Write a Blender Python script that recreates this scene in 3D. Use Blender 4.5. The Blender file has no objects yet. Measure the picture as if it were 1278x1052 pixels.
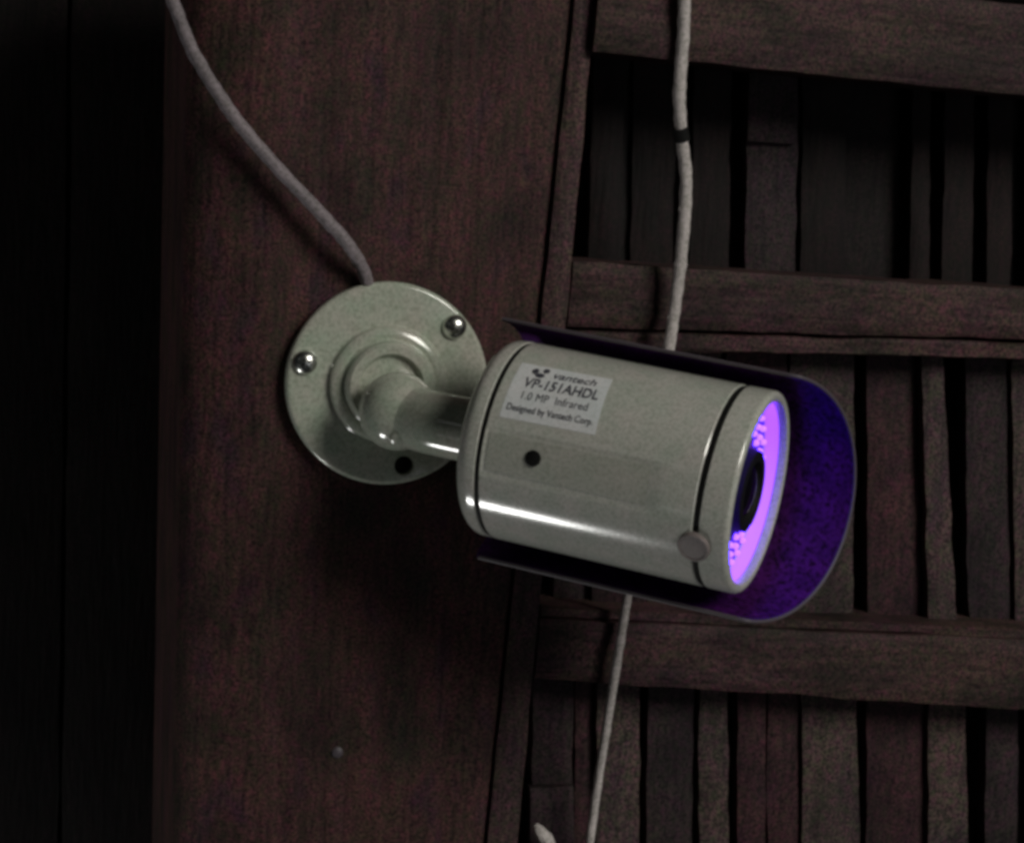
import bpy, bmesh, math, random
from mathutils import Vector, Matrix, noise
rnd = random.Random(7)
scn = bpy.context.scene
col = scn.collection
# ------------------------------------------------------------------ camera
D, S = 0.70, 0.00026            # metres to the post face, metres per photo pixel there
YAW, PITCH, ROLL = math.radians(12), math.radians(-7), math.radians(3.8)
F = Vector((math.sin(YAW)*math.cos(PITCH), math.cos(YAW)*math.cos(PITCH), math.sin(PITCH)))
R0 = Vector((math.cos(YAW), -math.sin(YAW), 0)); U0 = R0.cross(F)
R = R0*math.cos(ROLL) + U0*math.sin(ROLL); U = U0*math.cos(ROLL) - R0*math.sin(ROLL)
CAM = -D*F
cd = bpy.data.cameras.new('camera'); cam = bpy.data.objects.new('camera', cd); col.objects.link(cam)
cam.matrix_world = Matrix(((R.x, U.x, -F.x, CAM.x), (R.y, U.y, -F.y, CAM.y), (R.z, U.z, -F.z, CAM.z), (0, 0, 0, 1)))
cd.sensor_width = 36; cd.lens = 36*D/(1278*S); cd.clip_start = .01; cd.clip_end = 50
scn.camera = cam
# ------------------------------------------------------------------ light: night, one lamp up to the right, a strip lamp low down
w = bpy.data.worlds.new('World'); scn.world = w; w.use_nodes = True
w.node_tree.nodes['Background'].inputs[0].default_value = (.85, .95, .9, 1)
w.node_tree.nodes['Background'].inputs[1].default_value = .008
def area(name, loc, target, sx, sy, power, color):
    l = bpy.data.lights.new(name, 'AREA'); l.shape = 'RECTANGLE'; l.size = sx; l.size_y = sy; l.energy = power; l.color = color
    o = bpy.data.objects.new(name, l); col.objects.link(o); o.location = loc
    o.rotation_euler = (Vector(target)-Vector(loc)).to_track_quat('-Z', 'Y').to_euler()
    return o
area('porch_lamp', (1.2, -1.9, 1.25), (0, 0, 0), .9, .9, 31, (1, .97, .88))
area('fill_light', (1.3, -2.6, -.5), (0, 0, 0), 1.6, 1.6, 3.5, (.95, .97, 1))  # added unseen soft fill from the front right, instead of ambient sky
scn.view_settings.view_transform = 'Standard'; scn.view_settings.look = 'None'
scn.view_settings.exposure = 0; scn.view_settings.gamma = 1; scn.view_settings.use_curve_mapping = False
scn.render.engine = 'CYCLES'; scn.cycles.filter_width = 3.6

# ------------------------------------------------------------------ helpers
def ray(px, py): return F + ((px-639)*R - (py-526)*U)*(S/D)
def P(px, py, depth): return CAM + ray(px, py)*depth
def pix(px, py, y=0.0):
    d = ray(px, py); return CAM + d*((y-CAM.y)/d.y)
def obj(name, bm, m, parent=None, smooth=True, angle=35):
    me = bpy.data.meshes.new(name)
    bmesh.ops.recalc_face_normals(bm, faces=bm.faces)
    bm.to_mesh(me); bm.free()
    return objm(name, me, m, parent, smooth, angle)
def objm(name, me, m, parent=None, smooth=True, angle=35):
    me.materials.clear(); me.materials.append(m)
    if smooth:
        me.shade_smooth(); me.set_sharp_from_angle(angle=math.radians(angle))
    o = bpy.data.objects.new(name, me); col.objects.link(o)
    if parent: put(o, parent)
    return o
def wmat(o): return wmat(o.parent) @ o.matrix_basis if o.parent else o.matrix_basis.copy()
def put(o, parent):                       # meshes are laid out in world coordinates
    o.parent = parent; o.matrix_basis = wmat(parent).inverted() if o.type == 'MESH' else o.matrix_basis
def empty(name, loc, label, cat, group=None):
    o = bpy.data.objects.new(name, None); o.empty_display_size = .02; col.objects.link(o); o.location = loc
    return tag(o, label, cat, group)
def tag(o, label=None, cat=None, group=None, kind=None):
    for k, v in (('label', label), ('category', cat), ('group', group), ('kind', kind)):
        if v: o[k] = v
    return o
def frame(a, hint):
    a = a.normalized(); v = (hint - a*hint.dot(a)).normalized(); return a, v, a.cross(v)
def lathe(bm, org, ax, prof, n=64, hint=None, closed=False):
    a, v, q = frame(ax, hint or Vector((.3, .2, .9)))
    rings = []
    for t, r in prof:
        if r < 1e-7: rings.append([bm.verts.new(org+a*t)])
        else: rings.append([bm.verts.new(org + a*t + (v*math.cos(2*math.pi*i/n) + q*math.sin(2*math.pi*i/n))*r) for i in range(n)])
    pairs = list(zip(rings, rings[1:]))
    if closed: pairs.append((rings[-1], rings[0]))
    for A, B in pairs:
        for i in range(n):
            j = (i+1) % n
            if len(A) == 1 and len(B) == 1: continue
            if len(A) == 1: bm.faces.new((A[0], B[i], B[j]))
            elif len(B) == 1: bm.faces.new((A[i], B[0], A[j]))
            else: bm.faces.new((A[i], B[i], B[j], A[j]))
    return bm
def arc(t0, r0, rad, a0, a1, n=6):        # (t, r) points of a rounded edge
    return [(t0+rad*math.cos(math.radians(a0+(a1-a0)*i/n)), r0+rad*math.sin(math.radians(a0+(a1-a0)*i/n))) for i in range(n+1)]
def tube(bm, pts, rad, n=12, rough=0.0, seed=0):
    rings = []; prev = Vector((0, -1, 0))
    for k, p in enumerate(pts):
        d = (pts[min(k+1, len(pts)-1)] - pts[max(k-1, 0)])
        a, v, q = frame(d, prev); prev = v
        r = rad(k/(len(pts)-1)) if callable(rad) else rad
        rings.append([bm.verts.new(p + (v*math.cos(2*math.pi*i/n)+q*math.sin(2*math.pi*i/n))*r*(1+rough*noise.noise(Vector((k*.35, i*.9, seed))))) for i in range(n)])
    for A, B in zip(rings, rings[1:]):
        for i in range(n): bm.faces.new((A[i], B[i], B[(i+1) % n], A[(i+1) % n]))
    bm.faces.new(rings[0]); bm.faces.new(rings[-1])
    return bm
def spline(pts, n=10):
    out = []; L = len(pts)
    for i in range(L-1):
        p0, p1, p2, p3 = pts[max(i-1, 0)], pts[i], pts[i+1], pts[min(i+2, L-1)]
        for k in range(n):
            t = k/n
            out.append(.5*((2*p1) + (p2-p0)*t + (2*p0-5*p1+4*p2-p3)*t*t + (3*p1-p0-3*p2+p3)*t**3))
    return out + [pts[-1]]
def board(bm, tl, tr, br, bl, thick, nu=4, nv=24, jit=.0004, relief=.0003, seed=0, edge=.0012, along='v'):
    """rough sawn board from four front corners (world, facing -y): wavy edges, eased arrises, uneven face"""
    Y = Vector((0, 1, 0)); grid = []
    for j in range(nv+1):
        b = j/nv; row = []
        for i in range(-1, nu+2):
            aa = min(max(i/nu, 0), 1)
            p = (tl*(1-aa)+tr*aa)*(1-b) + (bl*(1-aa)+br*aa)*b
            if along == 'v':
                side = (tr-tl).normalized()
                p = p + side*jit*(noise.noise(Vector((seed*3.1+aa*9, b*nv*.31, 1)))*1.3 + .6*noise.noise(Vector((seed*5.7+aa*9, b*nv*.9, 4))))
            else:
                side = (bl-tl).normalized()
                p = p + side*jit*(noise.noise(Vector((seed*3.1+b*9, aa*nu*.31, 1)))*1.3 + .6*noise.noise(Vector((seed*5.7+b*9, aa*nu*.9, 4))))
            dy = relief*noise.noise(Vector((p.x*160, p.z*30, seed))) if along == 'v' else relief*noise.noise(Vector((p.x*30, p.z*160, seed)))
            on_u = i in (-1, nu+1); on_v = j in (0, nv)
            if i in (0, nu): dy += edge*.35
            if on_v and not on_u: dy += edge*.5
            if on_u: dy += edge
            row.append(bm.verts.new(p + Y*dy))
        grid.append(row)
    W = nu+2
    for j in range(nv):
        for i in range(W): bm.faces.new((grid[j][i], grid[j][i+1], grid[j+1][i+1], grid[j+1][i]))
    loop = [grid[0][i] for i in range(W)] + [grid[j][W] for j in range(nv)] + [grid[nv][i] for i in range(W, 0, -1)] + [grid[j][0] for j in range(nv, 0, -1)]
    y1 = sum(v.co.y for v in (grid[0][0], grid[0][W], grid[nv][0], grid[nv][W]))/4 + thick
    back = [bm.verts.new(Vector((v.co.x, y1, v.co.z))) for v in loop]
    for k in range(len(loop)):
        m = (k+1) % len(loop); bm.faces.new((loop[k], loop[m], back[m], back[k]))
    bm.faces.new(back)
    return bm

# ------------------------------------------------------------------ materials
def mat(name, base, rough=.6, spec=.5, metal=0.0):
    m = bpy.data.materials.new(name); m.use_nodes = True
    b = m.node_tree.nodes['Principled BSDF']
    b.inputs['Base Color'].default_value = (*base, 1); b.inputs['Roughness'].default_value = rough
    b.inputs['Specular IOR Level'].default_value = spec; b.inputs['Metallic'].default_value = metal
    return m
def N(m, t, **kw):
    n = m.node_tree.nodes.new(t)
    for k, v in kw.items(): setattr(n, k, v)
    return n
def noise_ramp(m, co, scale, stops, detail=3, stretch=None):
    nt = m.node_tree; n = N(m, 'ShaderNodeTexNoise'); n.inputs['Scale'].default_value = scale; n.inputs['Detail'].default_value = detail
    if stretch:
        mp = N(m, 'ShaderNodeMapping'); mp.inputs['Scale'].default_value = stretch
        nt.links.new(co, mp.inputs['Vector']); nt.links.new(mp.outputs[0], n.inputs['Vector'])
    else: nt.links.new(co, n.inputs['Vector'])
    r = N(m, 'ShaderNodeValToRGB'); el = r.color_ramp.elements
    el[0].position, el[0].color = stops[0][0], (*stops[0][1], 1)
    el[1].position, el[1].color = stops[-1][0], (*stops[-1][1], 1)
    for p, c in stops[1:-1]: e = el.new(p); e.color = (*c, 1)
    nt.links.new(n.outputs['Fac'], r.inputs['Fac'])
    return r.outputs['Color'], n.outputs['Fac']
def mul(m, a, b, f=1.0):
    x = N(m, 'ShaderNodeMix', data_type='RGBA', blend_type='MULTIPLY'); x.inputs['Factor'].default_value = f
    m.node_tree.links.new(a, x.inputs['A']); m.node_tree.links.new(b, x.inputs['B']); return x.outputs['Result']
def wood(name, stops, along='z', rough=.7, spec=.25):
    m = mat(name, (.05, .04, .03), rough, spec); nt = m.node_tree; b = nt.nodes['Principled BSDF']
    g = N(m, 'ShaderNodeNewGeometry').outputs['Position']
    st = (1, 1, .12) if along == 'z' else (.12, 1, 1)
    c, _ = noise_ramp(m, g, 85, stops, 4, (1, 1, .5) if along == 'z' else (.5, 1, 1))
    bl, _ = noise_ramp(m, g, 38, [(.32, (.55, .55, .6)), (.5, (1, 1, 1)), (.7, (1.25, 1.2, 1.15))], 3, (1, 1, .6) if along == 'z' else (.6, 1, 1))
    c = mul(m, c, bl)
    gr, gf = noise_ramp(m, g, 520, [(.25, (.5, .5, .52)), (.5, (1, 1, 1)), (.8, (1.3, 1.22, 1.2))], 5, st)
    sp, sf = noise_ramp(m, g, 1100, [(.32, (.3, .27, .29)), (.5, (1, 1, 1)), (.68, (1.75, 1.62, 1.58))], 2)
    tint = N(m, 'ShaderNodeRGB'); tint.outputs[0].default_value = (1, .9, .98, 1); c = mul(m, c, tint.outputs[0])  # magenta tint: violet lamp spill put into the wood colour
    hue, _ = noise_ramp(m, g, 420, [(.3, (.78, 1.08, .78)), (.5, (1, 1, 1)), (.7, (1.22, .84, 1.16))], 2)
    o = mul(m, mul(m, mul(m, c, gr), sp), hue); nt.links.new(o, b.inputs['Base Color'])
    bp = N(m, 'ShaderNodeBump'); bp.inputs['Strength'].default_value = .5; bp.inputs['Distance'].default_value = .0008
    nt.links.new(gf, bp.inputs['Height']); nt.links.new(bp.outputs[0], b.inputs['Normal'])
    return m
M = {}
M['post'] = wood('dark reddish hardwood', [(.28, (.030, .027, .018)), (.42, (.048, .031, .024)), (.55, (.066, .033, .030)), (.68, (.046, .024, .031)), (.8, (.03, .022, .022))])
M['lath'] = wood('weathered lath wood', [(.3, (.045, .038, .031)), (.5, (.070, .048, .042)), (.7, (.052, .032, .037))])
M['rail'] = wood('rail wood', [(.28, (.030, .025, .019)), (.45, (.056, .039, .032)), (.58, (.060, .036, .035)), (.75, (.040, .024, .028))], 'x')
M['slat_grey'] = wood('grey weathered slat', [(.3, (.046, .041, .034)), (.5, (.072, .058, .050)), (.7, (.054, .041, .044))])
M['slat_red'] = wood('reddish slat', [(.3, (.030, .020, .019)), (.5, (.046, .023, .025)), (.7, (.036, .017, .023))])
M['slat_dark'] = wood('dark slat', [(.3, (.024, .021, .020)), (.5, (.034, .025, .026)), (.7, (.027, .019, .024))])
M['slat_black'] = wood('slat darkened for shade', [(.3, (.006, .0045, .004)), (.5, (.011, .006, .006)), (.7, (.008, .004, .0055))])  # upper row: shade below the rail put into the slat colour
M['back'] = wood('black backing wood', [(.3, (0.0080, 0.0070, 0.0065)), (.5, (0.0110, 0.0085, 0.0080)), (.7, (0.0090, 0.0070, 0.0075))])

def paint(name, a, b_, rough, spec, k=.6, sc=1300):
    m = mat(name, a, rough, spec); nt = m.node_tree; b = nt.nodes['Principled BSDF']
    g = N(m, 'ShaderNodeNewGeometry').outputs['Position']
    c, _ = noise_ramp(m, g, 120, [(.3, a), (.7, b_)], 4)
    sp, sf = noise_ramp(m, g, sc, [(.3, (1-.26*k, 1-.24*k, 1-.28*k)), (.5, (1, 1, 1)), (.7, (1+.16*k, 1+.14*k, 1+.16*k))], 3)
    nt.links.new(mul(m, c, sp), b.inputs['Base Color'])
    bp = N(m, 'ShaderNodeBump'); bp.inputs['Strength'].default_value = .06; bp.inputs['Distance'].default_value = .0003
    nt.links.new(sf, bp.inputs['Height']); nt.links.new(bp.outputs[0], b.inputs['Normal'])
    return m
M['paint'] = paint('off white painted metal', (.49, .525, .465), (.59, .565, .53), .15, 1.0, .85, 1100)
M['midband'] = paint('greyer inlay strip', (.42, .445, .39), (.47, .46, .42), .25, .8, .8, 1100)  # slightly greyer tone for the thin patch lying in the barrel channel
M['plate'] = paint('glossy off white plastic', (.44, .515, .415), (.53, .515, .455), .14, 1.0, 1.0, 1000)
M['sticker'] = paint('silver paper label', (.74, .78, .80), (.80, .80, .82), .3, .6)
M['shield'] = paint('dark sheet with violet glow tint', (.030, .0045, .06), (.066, .008, .115), .6, .1, 3.0, 650)  # violet of the lamp light put into the dark sheet colour
M['edge'] = mat('worn grey sheet edge', (.09, .075, .09), .5)
M['ink'] = mat('faded black label ink', (.06, .06, .08), .5)
M['rubber'] = mat('black rubber', (.006, .006, .006), .7, .2)
M['chrome'] = mat('plated steel screw', (.7, .71, .68), .27, .5, 1.0)
M['plug'] = paint('grey plastic plug', (.20, .17, .165), (.24, .20, .20), .5, .3)
M['cable'] = paint('off white cable sheath', (.50, .46, .45), (.60, .55, .54), .6, .3, 1.4, 900)
M['cable_dim'] = paint('dusty grey cable sheath', (.20, .175, .19), (.27, .23, .25), .6, .3, 1.6, 900)
M['board'] = mat('lamp board', (.16, .05, .36), .9, .08)  # board colour carries the violet of the lamps shining on it
m = mat('inner wall with lamp glow', (.4, .35, .45), .4); b = m.node_tree.nodes['Principled BSDF']
b.inputs['Emission Color'].default_value = (.37, .08, 1, 1); b.inputs['Emission Strength'].default_value = 1.2; M['lining'] = m  # emission stands in for lamp light falling on the bezel's inner wall
M['lens'] = mat('black lens glass', (.004, .003, .006), .08, .6)
M['tape'] = mat('black tape', (.008, .008, .008), .7, .2)
m = mat('infrared lamp glow', (.3, .1, .8), .3); b = m.node_tree.nodes['Principled BSDF']
b.inputs['Emission Color'].default_value = (.085, .03, 1, 1); b.inputs['Emission Strength'].default_value = 7.5; M['led'] = m

# ------------------------------------------------------------------ wall: post, lath, slatted panel, planks set back on the left
def lerp(a, b, t): return a+(b-a)*t
def lineX(y, x0, x1): return x0 + (x1-x0)*y/1052
YT, YB = -260, 1320
# post: board face with a big rounded left arris
post = empty('wooden_post', pix(450, YB, .04), 'broad dark reddish wooden post carrying the round camera mount', 'post')
bm = bmesh.new()
nv = 90; nu = 46; rowsv = []
rc = .030
for j in range(nv+1):
    py = YT + (YB-YT)*j/nv
    l = pix(lineX(py, 236, 218), py); r = pix(lineX(py, 713, 604), py); row = []
    row.append(bm.verts.new(Vector((l.x, .17, l.z))))
    for k in range(13):
        an = math.radians(90*k/12)
        row.append(bm.verts.new(Vector((l.x + rc*(1-math.cos(an)), .016*(1-math.sin(an)), l.z))))
    for i in range(1, nu+1):
        t = i/nu; x = lerp(l.x+rc, r.x, t); z = lerp(l.z, r.z, t)
        y = .0007*noise.noise(Vector((x*45, z*6, 3))) + .00035*noise.noise(Vector((x*240, z*25, 8)))
        if i == nu: y += .0009; x += .00022*noise.noise(Vector((z*70, 0, 0)))
        row.append(bm.verts.new(Vector((x, y, z))))
    row.append(bm.verts.new(Vector((r.x, .17, r.z))))
    rowsv.append(row)
for A, B in zip(rowsv, rowsv[1:]):
    for i in range(len(A)-1): bm.faces.new((A[i], A[i+1], B[i+1], B[i]))
    bm.faces.new((A[-1], A[0], B[0], B[-1]))
bm.faces.new(rowsv[0]); bm.faces.new(rowsv[-1])
obj('timber', bm, M['post'], post, angle=50)
bm = bmesh.new(); c = pix(421, 938, 0); lathe(bm, c+Vector((0, .002, 0)), Vector((0, -1, 0)), [(0, .0018), (.0028, .0018), (.0032, .0012), (.0033, 0)], 14)
obj('nail', bm, M['edge'], post)

bm = bmesh.new()
def lx(py): return lineX(py, 718, 609), lineX(py, 744, 646)
a, c = lx(YT), lx(YB)
board(bm, pix(a[0], YT, -.002), pix(a[1], YT, -.002), pix(c[1], YB, -.002), pix(c[0], YB, -.002), .045, 4, 80, .0003, .0003, 11, .0018)
tag(obj('wooden_lath', bm, M['lath'], None, angle=40), 'narrow weathered lath nailed along the edge of the broad post', 'lath')

panel = empty('slatted_panel', pix(950, YB, .03), 'dark slatted timber panel with three cross rails beside the post', 'panel')
XR = 1560
def rail(y0l, y0r, y1l, y1r, yd, seed, thick=.03, m='rail', xl0=None):
    bm = bmesh.new()
    def at(px, ya, yb, pxl=700, pxr=1278): return ya + (yb-ya)*(px-pxl)/(pxr-pxl)
    lt = lineX(y0l, 747, 649)
    lb = lineX(y1l, 747, 649)
    tl = pix(lt, at(lt, y0l, y0r), yd); tr = pix(XR, at(XR, y0l, y0r), yd)
    br = pix(XR, at(XR, y1l, y1r), yd); bl = pix(lb, at(lb, y1l, y1r), yd)
    board(bm, tl, tr, br, bl, thick, 48, 8, .00045, .0005, seed, .0016, 'h')
    return obj('rail', bm, M[m], panel, angle=45)
rail(-130, -90, -62, -12, -.010, 20)                # upper rail, two boards with an open crack
rail(-58, 62-55, 60, 119, -.007, 21)
rail(326, 362, 408, 424, .006, 22)                  # middle rail and its lower lip
rail(411, 428, 436, 449, .0085, 23)
rail(758, 786, 771, 797, .0085, 24)
rail(774, 800, 849, 886, .005, 25)
rail(1150, 1180, 1240, 1270, .006, 26)
def slats(rows, y0, y1, yd):
    for k, (a0, a1, b0, b1, tone, dy) in enumerate(rows):
        bm = bmesh.new(); yy = yd+dy
        sd = rnd.random()*50
        board(bm, pix(a0, y0, yy), pix(a1, y0, yy), pix(b1, y1, yy), pix(b0, y1, yy), .006, 3, 26, .0005, .0005, sd, .0012)
        obj('slat', bm, M['slat_'+tone], panel, angle=45)
G, RD, DK, BK = 'grey', 'red', 'dark', 'black'
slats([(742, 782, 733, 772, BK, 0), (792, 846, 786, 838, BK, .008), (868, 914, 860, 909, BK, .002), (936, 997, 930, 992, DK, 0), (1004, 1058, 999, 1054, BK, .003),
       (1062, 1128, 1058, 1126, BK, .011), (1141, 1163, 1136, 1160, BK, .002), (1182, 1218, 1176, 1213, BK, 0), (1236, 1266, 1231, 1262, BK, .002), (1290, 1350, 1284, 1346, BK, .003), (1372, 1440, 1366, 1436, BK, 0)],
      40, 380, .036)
slats([(700, 742, 690, 734, DK, .003), (746, 812, 738, 806, RD, 0), (816, 902, 809, 897, G, .002), (906, 984, 902, 980, RD, 0), (987, 1067, 984, 1064, G, 0), (1083, 1152, 1083, 1153, RD, .002), (1151, 1176, 1160, 1196, G, -.003),
       (1204, 1256, 1210, 1262, DK, .002), (1264, 1330, 1268, 1336, G, 0), (1350, 1420, 1352, 1424, RD, 0)],
      425, 800, .023)
slats([(666, 716, 662, 714, DK, .002), (719, 745, 716, 741, RD, .004), (746, 799, 744, 797, G, 0), (809, 866, 806, 863, DK, .002), (873, 908, 873, 912, G, 0), (921, 956, 920, 955, RD, 0), (958.5, 997, 957.5, 996, RD, .001),
       (1001, 1068, 1003, 1078, G, -.001), (1083, 1157, 1082, 1158, RD, .003), (1160, 1204, 1158, 1212, G, 0), (1234, 1272, 1226, 1268, DK, .002), (1284, 1340, 1282, 1338, G, 0), (1360, 1420, 1360, 1420, RD, 0)],
      838, 1200, .023)
# short cross pieces caught behind / over the slats (the little breaks in them)
bm = bmesh.new(); board(bm, pix(662, 984, .0215), pix(716, 981, .0215), pix(716, 1060, .0215), pix(662, 1064, .0215), .004, 4, 6, .0005, .0004, 77, .0012)
obj('patch_piece', bm, M['slat_dark'], panel, angle=45)
bm = bmesh.new(); board(bm, pix(936, 72, .032), pix(996, 76, .032), pix(993, 180, .032), pix(934, 176, .032), .003, 4, 6, .0005, .0004, 78, .0012)
obj('patch_piece', bm, M['slat_dark'], panel, angle=45)
bm = bmesh.new(); a = pix(600, YT, .047); c = pix(XR, YB, .047)
board(bm, Vector((a.x, .047, a.z)), Vector((c.x, .047, a.z)), Vector((c.x, .047, c.z)), Vector((a.x, .047, c.z)), .01, 6, 6, .0002, .0003, 5, .001)
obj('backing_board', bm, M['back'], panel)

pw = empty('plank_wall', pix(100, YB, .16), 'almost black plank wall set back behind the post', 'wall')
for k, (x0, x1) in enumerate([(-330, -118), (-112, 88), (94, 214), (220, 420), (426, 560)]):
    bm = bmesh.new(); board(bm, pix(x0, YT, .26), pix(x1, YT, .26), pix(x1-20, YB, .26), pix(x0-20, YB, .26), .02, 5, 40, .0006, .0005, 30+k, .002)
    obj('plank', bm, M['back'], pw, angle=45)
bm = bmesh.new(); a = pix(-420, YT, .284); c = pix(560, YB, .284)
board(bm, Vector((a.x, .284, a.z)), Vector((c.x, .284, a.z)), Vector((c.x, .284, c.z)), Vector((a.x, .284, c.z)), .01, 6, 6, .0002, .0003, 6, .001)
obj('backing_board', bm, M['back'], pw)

# ------------------------------------------------------------------ cables
def cable(name, pts, rad, m, label, rough=.22, group=None):
    bm = bmesh.new(); tube(bm, spline(pts, 14), rad, 14, rough, len(pts))
    o = obj(name, bm, m, None, angle=60); tag(o, label, 'cable', group); return o
cable('cable', [pix(170, -130, .012), pix(197, -50, .008), pix(219, 10, .004), pix(243, 68, .0), pix(288, 140, -.0045), pix(340, 203, -.0075), pix(396, 262, -.009), pix(432, 302, -.009), pix(452, 334, -.006), pix(461, 362, -.0026)],
      .0020, M['cable_dim'], 'grey cable running down across the post into the round camera mount')
dr = cable('cable', [pix(862, -140, -.013), pix(856, -40, -.012), pix(853, 40, -.010), pix(848, 110, -.008), pix(850, 165, -.005), pix(856, 225, -.003), pix(852, 300, -.003), pix(844, 370, -.0015), pix(834, 440, -.002),
      pix(815, 560, .0), pix(797, 670, .001), pix(783, 745, .002), pix(771, 820, -.001), pix(758, 900, .002), pix(747, 970, .006), pix(736, 1050, .008), pix(722, 1160, .008)],
      lambda t: .0020 if t < .55 else .0020-.0005*min(1, (t-.55)/.1), M['cable'], 'pale cable hanging behind the camera in front of the slatted panel')
bm = bmesh.new(); tube(bm, [pix(848.6, 160, -.0055), pix(849.4, 164, -.0052), pix(851, 172, -.0045), pix(851.8, 176, -.0043)], .00265, 12)
obj('black_tie', bm, M['tape'], dr)
bm = bmesh.new(); tube(bm, spline([pix(668, 1030, .016), pix(676, 1040, .014), pix(684, 1056, .014), pix(690, 1090, .016)], 6), lambda t: .0012+.0016*min(1, t*2), 10, .15, 3)
tag(obj('cable_end', bm, M['cable'], None), 'short white cable end poking up in front of the lowest dark slat', 'cable')

# ------------------------------------------------------------------ bullet camera
pc = pix(481, 477, -.0003)
NRM = Vector((0, -1, 0))
AL, BE = math.radians(12.0), math.radians(20)
A = (math.cos(BE)*(math.cos(AL)*R - math.sin(AL)*U) - math.sin(BE)*F).normalized()
V = (-F + A*F.dot(A)).normalized()              # across the body, towards the viewer
W = A.cross(V)
if W.dot(U) > 0: W = -W                         # theta runs from V downwards
RB = .0300
ball_depth = (pc-CAM).dot(F) - .027
PB = P(612, 543, ball_depth - .0095)
LEN = .0852
cam_t = empty('security_camera', pc, 'white bullet security camera with glowing violet lamp ring on round wall mount', 'security camera')
def cyl(t, th, r=RB): return PB + A*t + (V*math.cos(th) + W*math.sin(th))*r
# mount
bm = bmesh.new()
RP = .0324
lathe(bm, pc, NRM, [(0, 0), (0, RP-.0002), (.0008, RP)] + [(t, r) for t, r in arc(.0038, RP-.0016, .0016, 90, 0, 6)] +
      [(.0052, .0190), (.0056, .0186), (.0078, .0182), (.0085, .0174), (.0088, .0160), (.0084, .0148), (.0090, .0142), (.0125, .0138), (.0134, .0130), (.0134, .0105), (.0110, .0092), (.0110, 0)], 96, U)
me = bpy.data.meshes.new('mounting_plate'); bmesh.ops.recalc_face_normals(bm, faces=bm.faces); bm.to_mesh(me); bm.free()
plate = objm('mounting_plate', me, M['plate'], cam_t, True, 30)
def plate_pt(px, py, h): return pix(px, py, pc.y-h)
hole = plate_pt(504, 581, .0054)
bm = bmesh.new(); lathe(bm, hole+Vector((0, .0042, 0)), NRM, [(0, 0), (0, .0031), (.010, .0031), (.010, 0)], 24)
me2 = bpy.data.meshes.new('cut'); bmesh.ops.recalc_face_normals(bm, faces=bm.faces); bm.to_mesh(me2); bm.free(); cut = bpy.data.objects.new('cut', me2); col.objects.link(cut)
md = plate.modifiers.new('b', 'BOOLEAN'); md.operation = 'DIFFERENCE'; md.object = cut; md.solver = 'EXACT'
dg = bpy.context.evaluated_depsgraph_get(); dg.update()
nm = bpy.data.meshes.new_from_object(plate.evaluated_get(dg)); plate.modifiers.clear(); plate.data = nm; nm.name = 'mounting_plate'
nm.materials.clear(); nm.materials.append(M['plate']); nm.shade_smooth(); nm.set_sharp_from_angle(angle=math.radians(30))
bpy.data.objects.remove(cut)
bm = bmesh.new(); lathe(bm, hole+Vector((0, .0041, 0)), NRM, [(0, 0), (0, .0030), (.0006, .0030), (.0006, 0)], 24)
obj('screw_hole', bm, M['rubber'], plate)
for px, py in ((381, 452), (567, 408)):
    bm = bmesh.new(); q = plate_pt(px, py, .0054)
    lathe(bm, q+Vector((0, .001, 0)), NRM, [(0, .0040), (.0010, .0040)] + [(.0010+.0029*math.sin(math.radians(d)), .0040*math.cos(math.radians(d))) for d in range(10, 90, 10)] + [(.0039, 0)], 28)
    sc = obj('screw', bm, M['chrome'], plate)
    bm = bmesh.new()
    for an in (.5, .5+math.pi/2):
        dx = Vector((math.cos(an), 0, math.sin(an))); dz = Vector((-math.sin(an), 0, math.cos(an))); ct = q - Vector((0, .00275, 0))
        vs = [bm.verts.new(ct + dx*sx*.0015 + dz*sz*.0003 - Vector((0, sy, 0))) for sy in (-.0003, .00012 if an < 1 else .00011) for sx, sz in ((-1, -1), (1, -1), (1, 1), (-1, 1))]
        for f in ((0, 1, 2, 3), (4, 5, 6, 7), (0, 1, 5, 4), (1, 2, 6, 5), (2, 3, 7, 6), (3, 0, 4, 7)): bm.faces.new([vs[i] for i in f])
    obj('cross_slot', bm, M['rubber'], sc, False)
# ball joint and arm
ball = pc + NRM*.0215 + (R*.0008 - U*.0065)
bm = bmesh.new(); bmesh.ops.create_uvsphere(bm, u_segments=40, v_segments=24, radius=.0122, matrix=Matrix.Translation(ball))
obj('ball_joint', bm, M['plate'], cam_t)
a0 = ball; a1 = PB - A*.017; 
path = spline([a0, lerp(a0, a1, .55) - U*.0004, a1, PB - A*.006, PB + A*.002], 10)
bm = bmesh.new(); tube(bm, path, lambda t: .0098, 40)
arm = obj('arm', bm, M['plate'], cam_t, angle=50)
bm = bmesh.new(); q = P(497, 549, (ball-CAM).dot(F)-.0095); ax = (-F*.75 - U*.66)
lathe(bm, q-ax*.006, ax, [(0, .0030), (.005, .0030), (.0062, .0026), (.0068, .0016), (.0069, 0)], 24)
obj('set_screw', bm, M['plate'], arm)
bm = bmesh.new(); lathe(bm, PB-A*.0035, A, [(0, .0105), (0, .0125), (.0006, .0131), (.004, .0134)], 48)
obj('collar', bm, M['paint'], arm)
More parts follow.
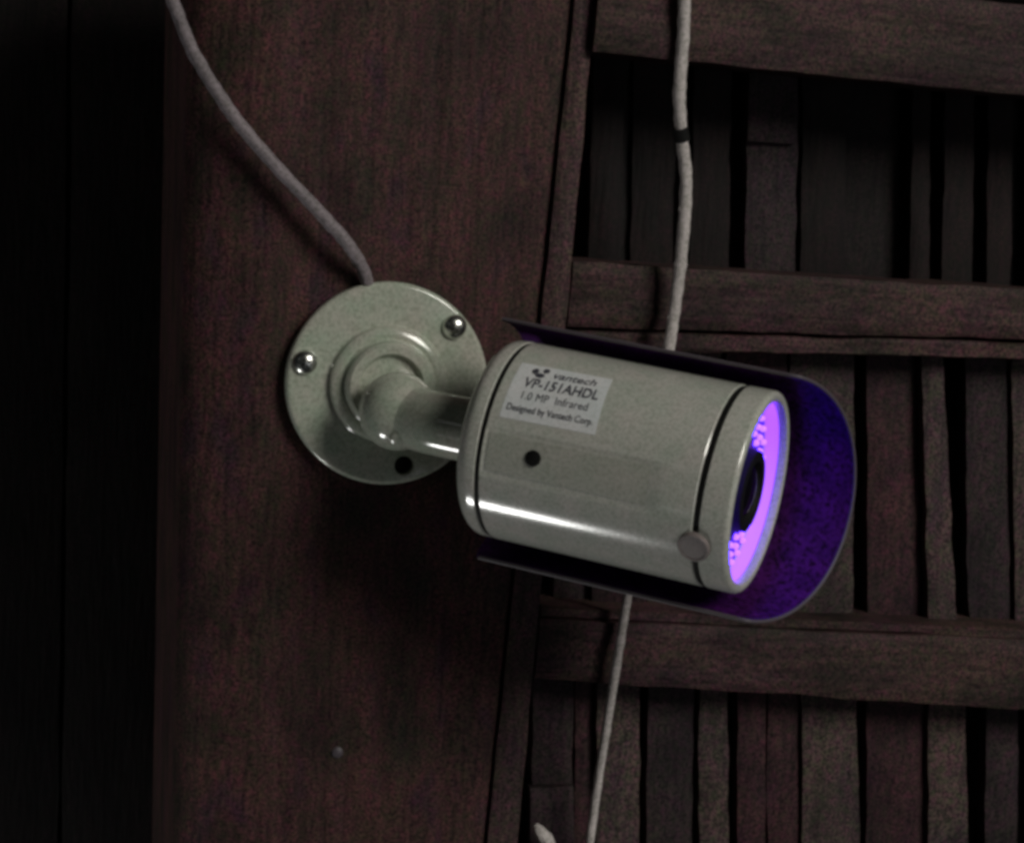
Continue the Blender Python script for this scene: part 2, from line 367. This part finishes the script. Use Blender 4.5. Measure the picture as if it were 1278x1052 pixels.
# rear cap
T1, T2 = .0078, .0748
bm = bmesh.new()
lathe(bm, PB, A, [(0, 0), (0, RB-.0075)] + [(.0055-.0055*math.cos(math.radians(d)), RB-.0075+.0075*math.sin(math.radians(d))) for d in range(10, 91, 10)] + [(T1-.0003, RB), (T1, RB-.0004), (T1, RB-.003)], 128, V)
obj('rear_cap', bm, M['paint'], cam_t)
for t in (T1, T2):
    bm = bmesh.new(); lathe(bm, PB, A, [(t-.0003, RB-.0035), (t-.0003, RB-.0005), (t+.0008, RB-.0002), (t+.0018, RB-.0005), (t+.0018, RB-.0035)], 128, V, True)
    obj('gasket', bm, M['rubber'], cam_t)
# body barrel with a shallow recessed channel that holds the plug
CH0, CH1, CT0, CT1, CD = math.radians(-4), math.radians(21), .0098, .0615, .0003
e = math.radians(1.8)
ths = sorted([math.radians(k*3) for k in range(-60, 60) if not (CH0-e < math.radians(k*3) < CH1+e)] + [CH0-e, CH0, CH0+e*.6, CH1-e*.6, CH1, CH1+e] + [CH0+(CH1-CH0)*k/8 for k in range(1, 8)])
ts = [T1+.0016, T1+.0016, T1+.0018, CT0-.0004, CT0+.0003, .02, .03, .04, .05, CT1-.0002, CT1+.0011, .066, T2-.0006, T2-.0002, T2-.0002]
bm = bmesh.new(); G_ = []
for i, t in enumerate(ts):
    row = []
    for th in ths:
        r = RB
        if i in (0, len(ts)-1): r = RB-.003
        elif i in (1, len(ts)-2): r = RB-.0003
        inch = CH0-e*.1 < th < CH1+e*.1 and CT0 < t < CT1
        if inch: r = RB-CD
        row.append(bm.verts.new(cyl(t, th, r)))
    G_.append(row)
for X, Y_ in zip(G_, G_[1:]):
    for i in range(len(ths)):
        j = (i+1) % len(ths); bm.faces.new((X[i], X[j], Y_[j], Y_[i]))
bmesh.ops.subdivide_edges(bm, edges=[], cuts=0)
body = obj('body_barrel', bm, M['paint'], cam_t, angle=20)
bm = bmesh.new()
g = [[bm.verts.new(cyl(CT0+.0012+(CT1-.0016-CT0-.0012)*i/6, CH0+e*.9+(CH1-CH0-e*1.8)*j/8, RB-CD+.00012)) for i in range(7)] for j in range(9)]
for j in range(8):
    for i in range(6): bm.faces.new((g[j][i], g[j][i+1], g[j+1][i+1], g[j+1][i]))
obj('midband_strip', bm, M['midband'], body)
def on_body(px, py, r=RB):                      # photo pixel -> (t, theta) on the barrel
    d = ray(px, py); o = CAM-PB
    dp = d - A*d.dot(A); op = o - A*o.dot(A)
    a_, b_, c_ = dp.dot(dp), 2*dp.dot(op), op.dot(op)-r*r
    k = (-b_ - math.sqrt(max(0, b_*b_-4*a_*c_)))/(2*a_); h = o + d*k
    return h.dot(A), math.atan2(h.dot(W), h.dot(V))
t, th = on_body(665, 572); n = V*math.cos(th)+W*math.sin(th)
bm = bmesh.new(); lathe(bm, cyl(t, th, RB-.0013), n, [(0, .0024), (.0014, .0024), (.0016, .0021), (.0016, 0)], 24); obj('plug_hole', bm, M['rubber'], body)
t, th = on_body(866, 682); n = V*math.cos(th)+W*math.sin(th)
bm = bmesh.new(); lathe(bm, cyl(t, th, RB-.0008), n, [(0, .0048), (.0014, .0048), (.0018, .0045), (.0018, .0040), (.0015, .0037), (.0016, 0)], 36); obj('round_plug', bm, M['plug'], body)
# bezel
RI = .0264
bm = bmesh.new()
lathe(bm, PB, A, [(T2+.0016, RB-.004), (T2+.0016, RB-.0003), (T2+.0019, RB)] + arc(LEN-.0016, RB-.0016, .0016, 90, 20, 5) + [(LEN, RI+.0014), (LEN-.0004, RI+.0007), (LEN-.0013, RI+.0003), (LEN-.0024, RI+.0001), (LEN-.0027, RI+.0003), (LEN-.0028, RB-.002)], 128, V, True)
bezel = obj('bezel', bm, M['paint'], cam_t)
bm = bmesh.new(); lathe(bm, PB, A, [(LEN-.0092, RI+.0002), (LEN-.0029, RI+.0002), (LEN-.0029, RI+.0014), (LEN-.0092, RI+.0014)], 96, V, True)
obj('bezel_wall_glow', bm, M['lining'], bezel)
# lamp board, lamps, lens
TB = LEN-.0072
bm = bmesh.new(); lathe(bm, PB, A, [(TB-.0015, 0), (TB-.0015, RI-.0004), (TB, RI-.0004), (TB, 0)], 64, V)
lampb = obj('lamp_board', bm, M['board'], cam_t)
k0 = None
for n_, rr, off in ((28, .0240, 0), (24, .0207, .1), (20, .0175, 0)):
    for k in range(n_):
        th = 2*math.pi*k/n_+off
        if k0 is None:
            bm = bmesh.new(); lathe(bm, Vector(), Vector((0, 0, 1)), [(0, .0010), (.0006, .0010), (.0012, .0008), (.0015, .0004), (.0016, 0)], 10)
            k0 = obj('lamp', bm, M['led'], None)
            o = k0
        else:
            o = k0.copy(); col.objects.link(o)
        mw = Matrix.Translation(cyl(TB, th, rr)) @ A.to_track_quat('Z', 'Y').to_matrix().to_4x4()
        o.parent = lampb; o.matrix_basis = wmat(lampb).inverted() @ mw
bm = bmesh.new(); lathe(bm, PB, A, [(TB+.0001, .0125), (TB+.0048, .0120), (TB+.0052, .0112), (TB+.0050, .0090), (TB+.0035, .0080)], 48, V)
lh = obj('lens_holder', bm, M['rubber'], cam_t)
bm = bmesh.new(); lathe(bm, PB, A, [(TB+.0034, .0082), (TB+.0046, .0060), (TB+.0052, .0030), (TB+.0054, 0)], 40, V)
obj('lens', bm, M['lens'], lh)
# sun shield: bent sheet round the far side, tongue-shaped front
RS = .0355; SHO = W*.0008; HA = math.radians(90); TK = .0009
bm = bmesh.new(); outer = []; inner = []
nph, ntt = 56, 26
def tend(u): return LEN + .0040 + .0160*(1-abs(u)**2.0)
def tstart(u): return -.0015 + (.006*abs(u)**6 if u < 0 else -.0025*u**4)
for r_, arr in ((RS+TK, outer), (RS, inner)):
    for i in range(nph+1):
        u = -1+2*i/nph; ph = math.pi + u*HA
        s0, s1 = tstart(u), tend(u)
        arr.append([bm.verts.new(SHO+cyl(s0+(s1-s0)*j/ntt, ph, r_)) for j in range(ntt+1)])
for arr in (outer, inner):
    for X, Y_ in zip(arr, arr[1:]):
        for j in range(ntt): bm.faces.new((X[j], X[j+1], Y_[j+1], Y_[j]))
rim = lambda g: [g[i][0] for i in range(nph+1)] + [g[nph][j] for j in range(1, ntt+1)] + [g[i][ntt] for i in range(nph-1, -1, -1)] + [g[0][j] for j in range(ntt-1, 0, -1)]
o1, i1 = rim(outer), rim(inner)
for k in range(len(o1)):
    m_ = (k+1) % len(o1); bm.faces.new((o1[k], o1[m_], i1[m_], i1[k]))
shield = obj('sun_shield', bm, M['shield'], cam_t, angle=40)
# paler edge of the sheet: thin bead along the rim
pts = []
for k in range(0, len(o1)): pass
def shp(u, t): return SHO+cyl(t, math.pi+u*HA, RS+TK*.5)
edge = [shp(-1, tstart(-1)+(tend(-1)-tstart(-1))*j/30) for j in range(30)] + [shp(-1+2*i/80, tend(-1+2*i/80)) for i in range(81)] + [shp(1, tstart(1)+(tend(1)-tstart(1))*j/30) for j in range(29, -1, -1)]
bm = bmesh.new(); tube(bm, edge, .00062, 8); obj('shield_edge', bm, M['edge'], shield, angle=80)
bm = bmesh.new(); lathe(bm, cyl(.055, math.pi, RB-.001), -V, [(0, .004), (RS-RB+.0012, .004)], 20); obj('shield_stud', bm, M['chrome'], shield)
# printed label
t0, th0 = on_body(652, 453); t1, th1 = on_body(765, 474); t2, th2 = on_body(743, 543); t3, th3 = on_body(623, 520)
print('label', [(round(a_*1000, 1), round(math.degrees(b_), 1)) for a_, b_ in ((t0, th0), (t1, th1), (t2, th2), (t3, th3))])
print('chan', [(round(a_*1000, 1), round(math.degrees(b_), 1)) for a_, b_ in (on_body(750, 561), on_body(750, 618), on_body(835, 600), on_body(700, 650), on_body(628, 560))])
def labpt(u, v, lift):                          # u right, v up, 0..1
    tl = lerp(lerp(t3, t0, v), lerp(t2, t1, v), u); th = lerp(lerp(th3, th0, v), lerp(th2, th1, v), u)
    return cyl(tl, th, RB+lift)
bm = bmesh.new(); nx, ny = 16, 14
g = [[bm.verts.new(labpt(i/nx, j/ny, .00012+.00006*noise.noise(Vector((i*.5, j*.5, 2))))) for i in range(nx+1)] for j in range(ny+1)]
for j in range(ny):
    for i in range(nx): bm.faces.new((g[j][i], g[j][i+1], g[j+1][i+1], g[j+1][i]))
lab = obj('sticker', bm, M['sticker'], cam_t)
lw = (t1-t0 + t2-t3)/2; lh_ = RB*abs(th0-th3)
def text(s, u0, u1, v, size, shear=0.0, bold=0.0):
    cu = bpy.data.curves.new('t', 'FONT'); cu.body = s; cu.size = 1; cu.shear = shear; cu.offset = bold; cu.resolution_u = 3
    o = bpy.data.objects.new('t', cu); col.objects.link(o)
    d_ = bpy.context.evaluated_depsgraph_get(); d_.update()
    me_ = bpy.data.meshes.new_from_object(o.evaluated_get(d_)); bpy.data.objects.remove(o)
    xs = [q.co.x for q in me_.vertices]; x0, x1 = min(xs), max(xs)
    for q in me_.vertices:
        u = u0 + (u1-u0)*(q.co.x-x0)/(x1-x0); vv = v + q.co.y*size
        q.co = labpt(u, vv, .00026)
    objm('lettering', me_, M['ink'], lab, False)
text('vantech', .40, .86, .78, .19, .25, .012)
text('VP-151AHDL', .13, .93, .54, .25, .1, .02)
text('1.0 MP  Infrared', .16, .86, .33, .19, 0, .0)
text('Designed by Vantech Corp.', .05, .95, .13, .15, 0, .01)
def blob(cx, cy, rx, ry):
    vs = []
    bm = bmesh.new()
    vs = [bm.verts.new(labpt(cx+rx*math.cos(k*math.pi/8), cy+ry*math.sin(k*math.pi/8), .00027)) for k in range(16)]
    bm.faces.new(vs); obj('emblem', bm, M['ink'], lab, False)
blob(.19, .86, .035, .06); blob(.30, .90, .035, .05); blob(.255, .79, .05, .045)
# strip lamps: a bright one low down (the white line on the barrel) and two very weak unseen ones added to draw the faint lines
def strip(name, px, py, dist, lx_, ly_, power, shift):
    tt, hh = on_body(px, py); q = cyl(tt, hh); nn = V*math.cos(hh)+W*math.sin(hh); vd = (CAM-q).normalized(); ld = (2*nn.dot(vd)*nn - vd).normalized()
    LP = q + ld*dist
    sl = area(name, LP, q, lx_, ly_, power, (1, 1, .97))
    zz = -(q-LP).normalized(); xx = (A - zz*A.dot(zz)).normalized(); yy = zz.cross(xx); LP = LP + xx*shift
    sl.matrix_world = Matrix(((xx.x, yy.x, zz.x, LP.x), (xx.y, yy.y, zz.y, LP.y), (xx.z, yy.z, zz.z, LP.z), (0, 0, 0, 1)))
strip('strip_lamp', 690, 650, 1.3, .22, .12, 3.2, -.10)
strip('faint_line_light', 730, 556, 1.6, .36, .05, .05, 0)
strip('faint_line_light', 730, 612, 1.6, .36, .05, .05, 0)
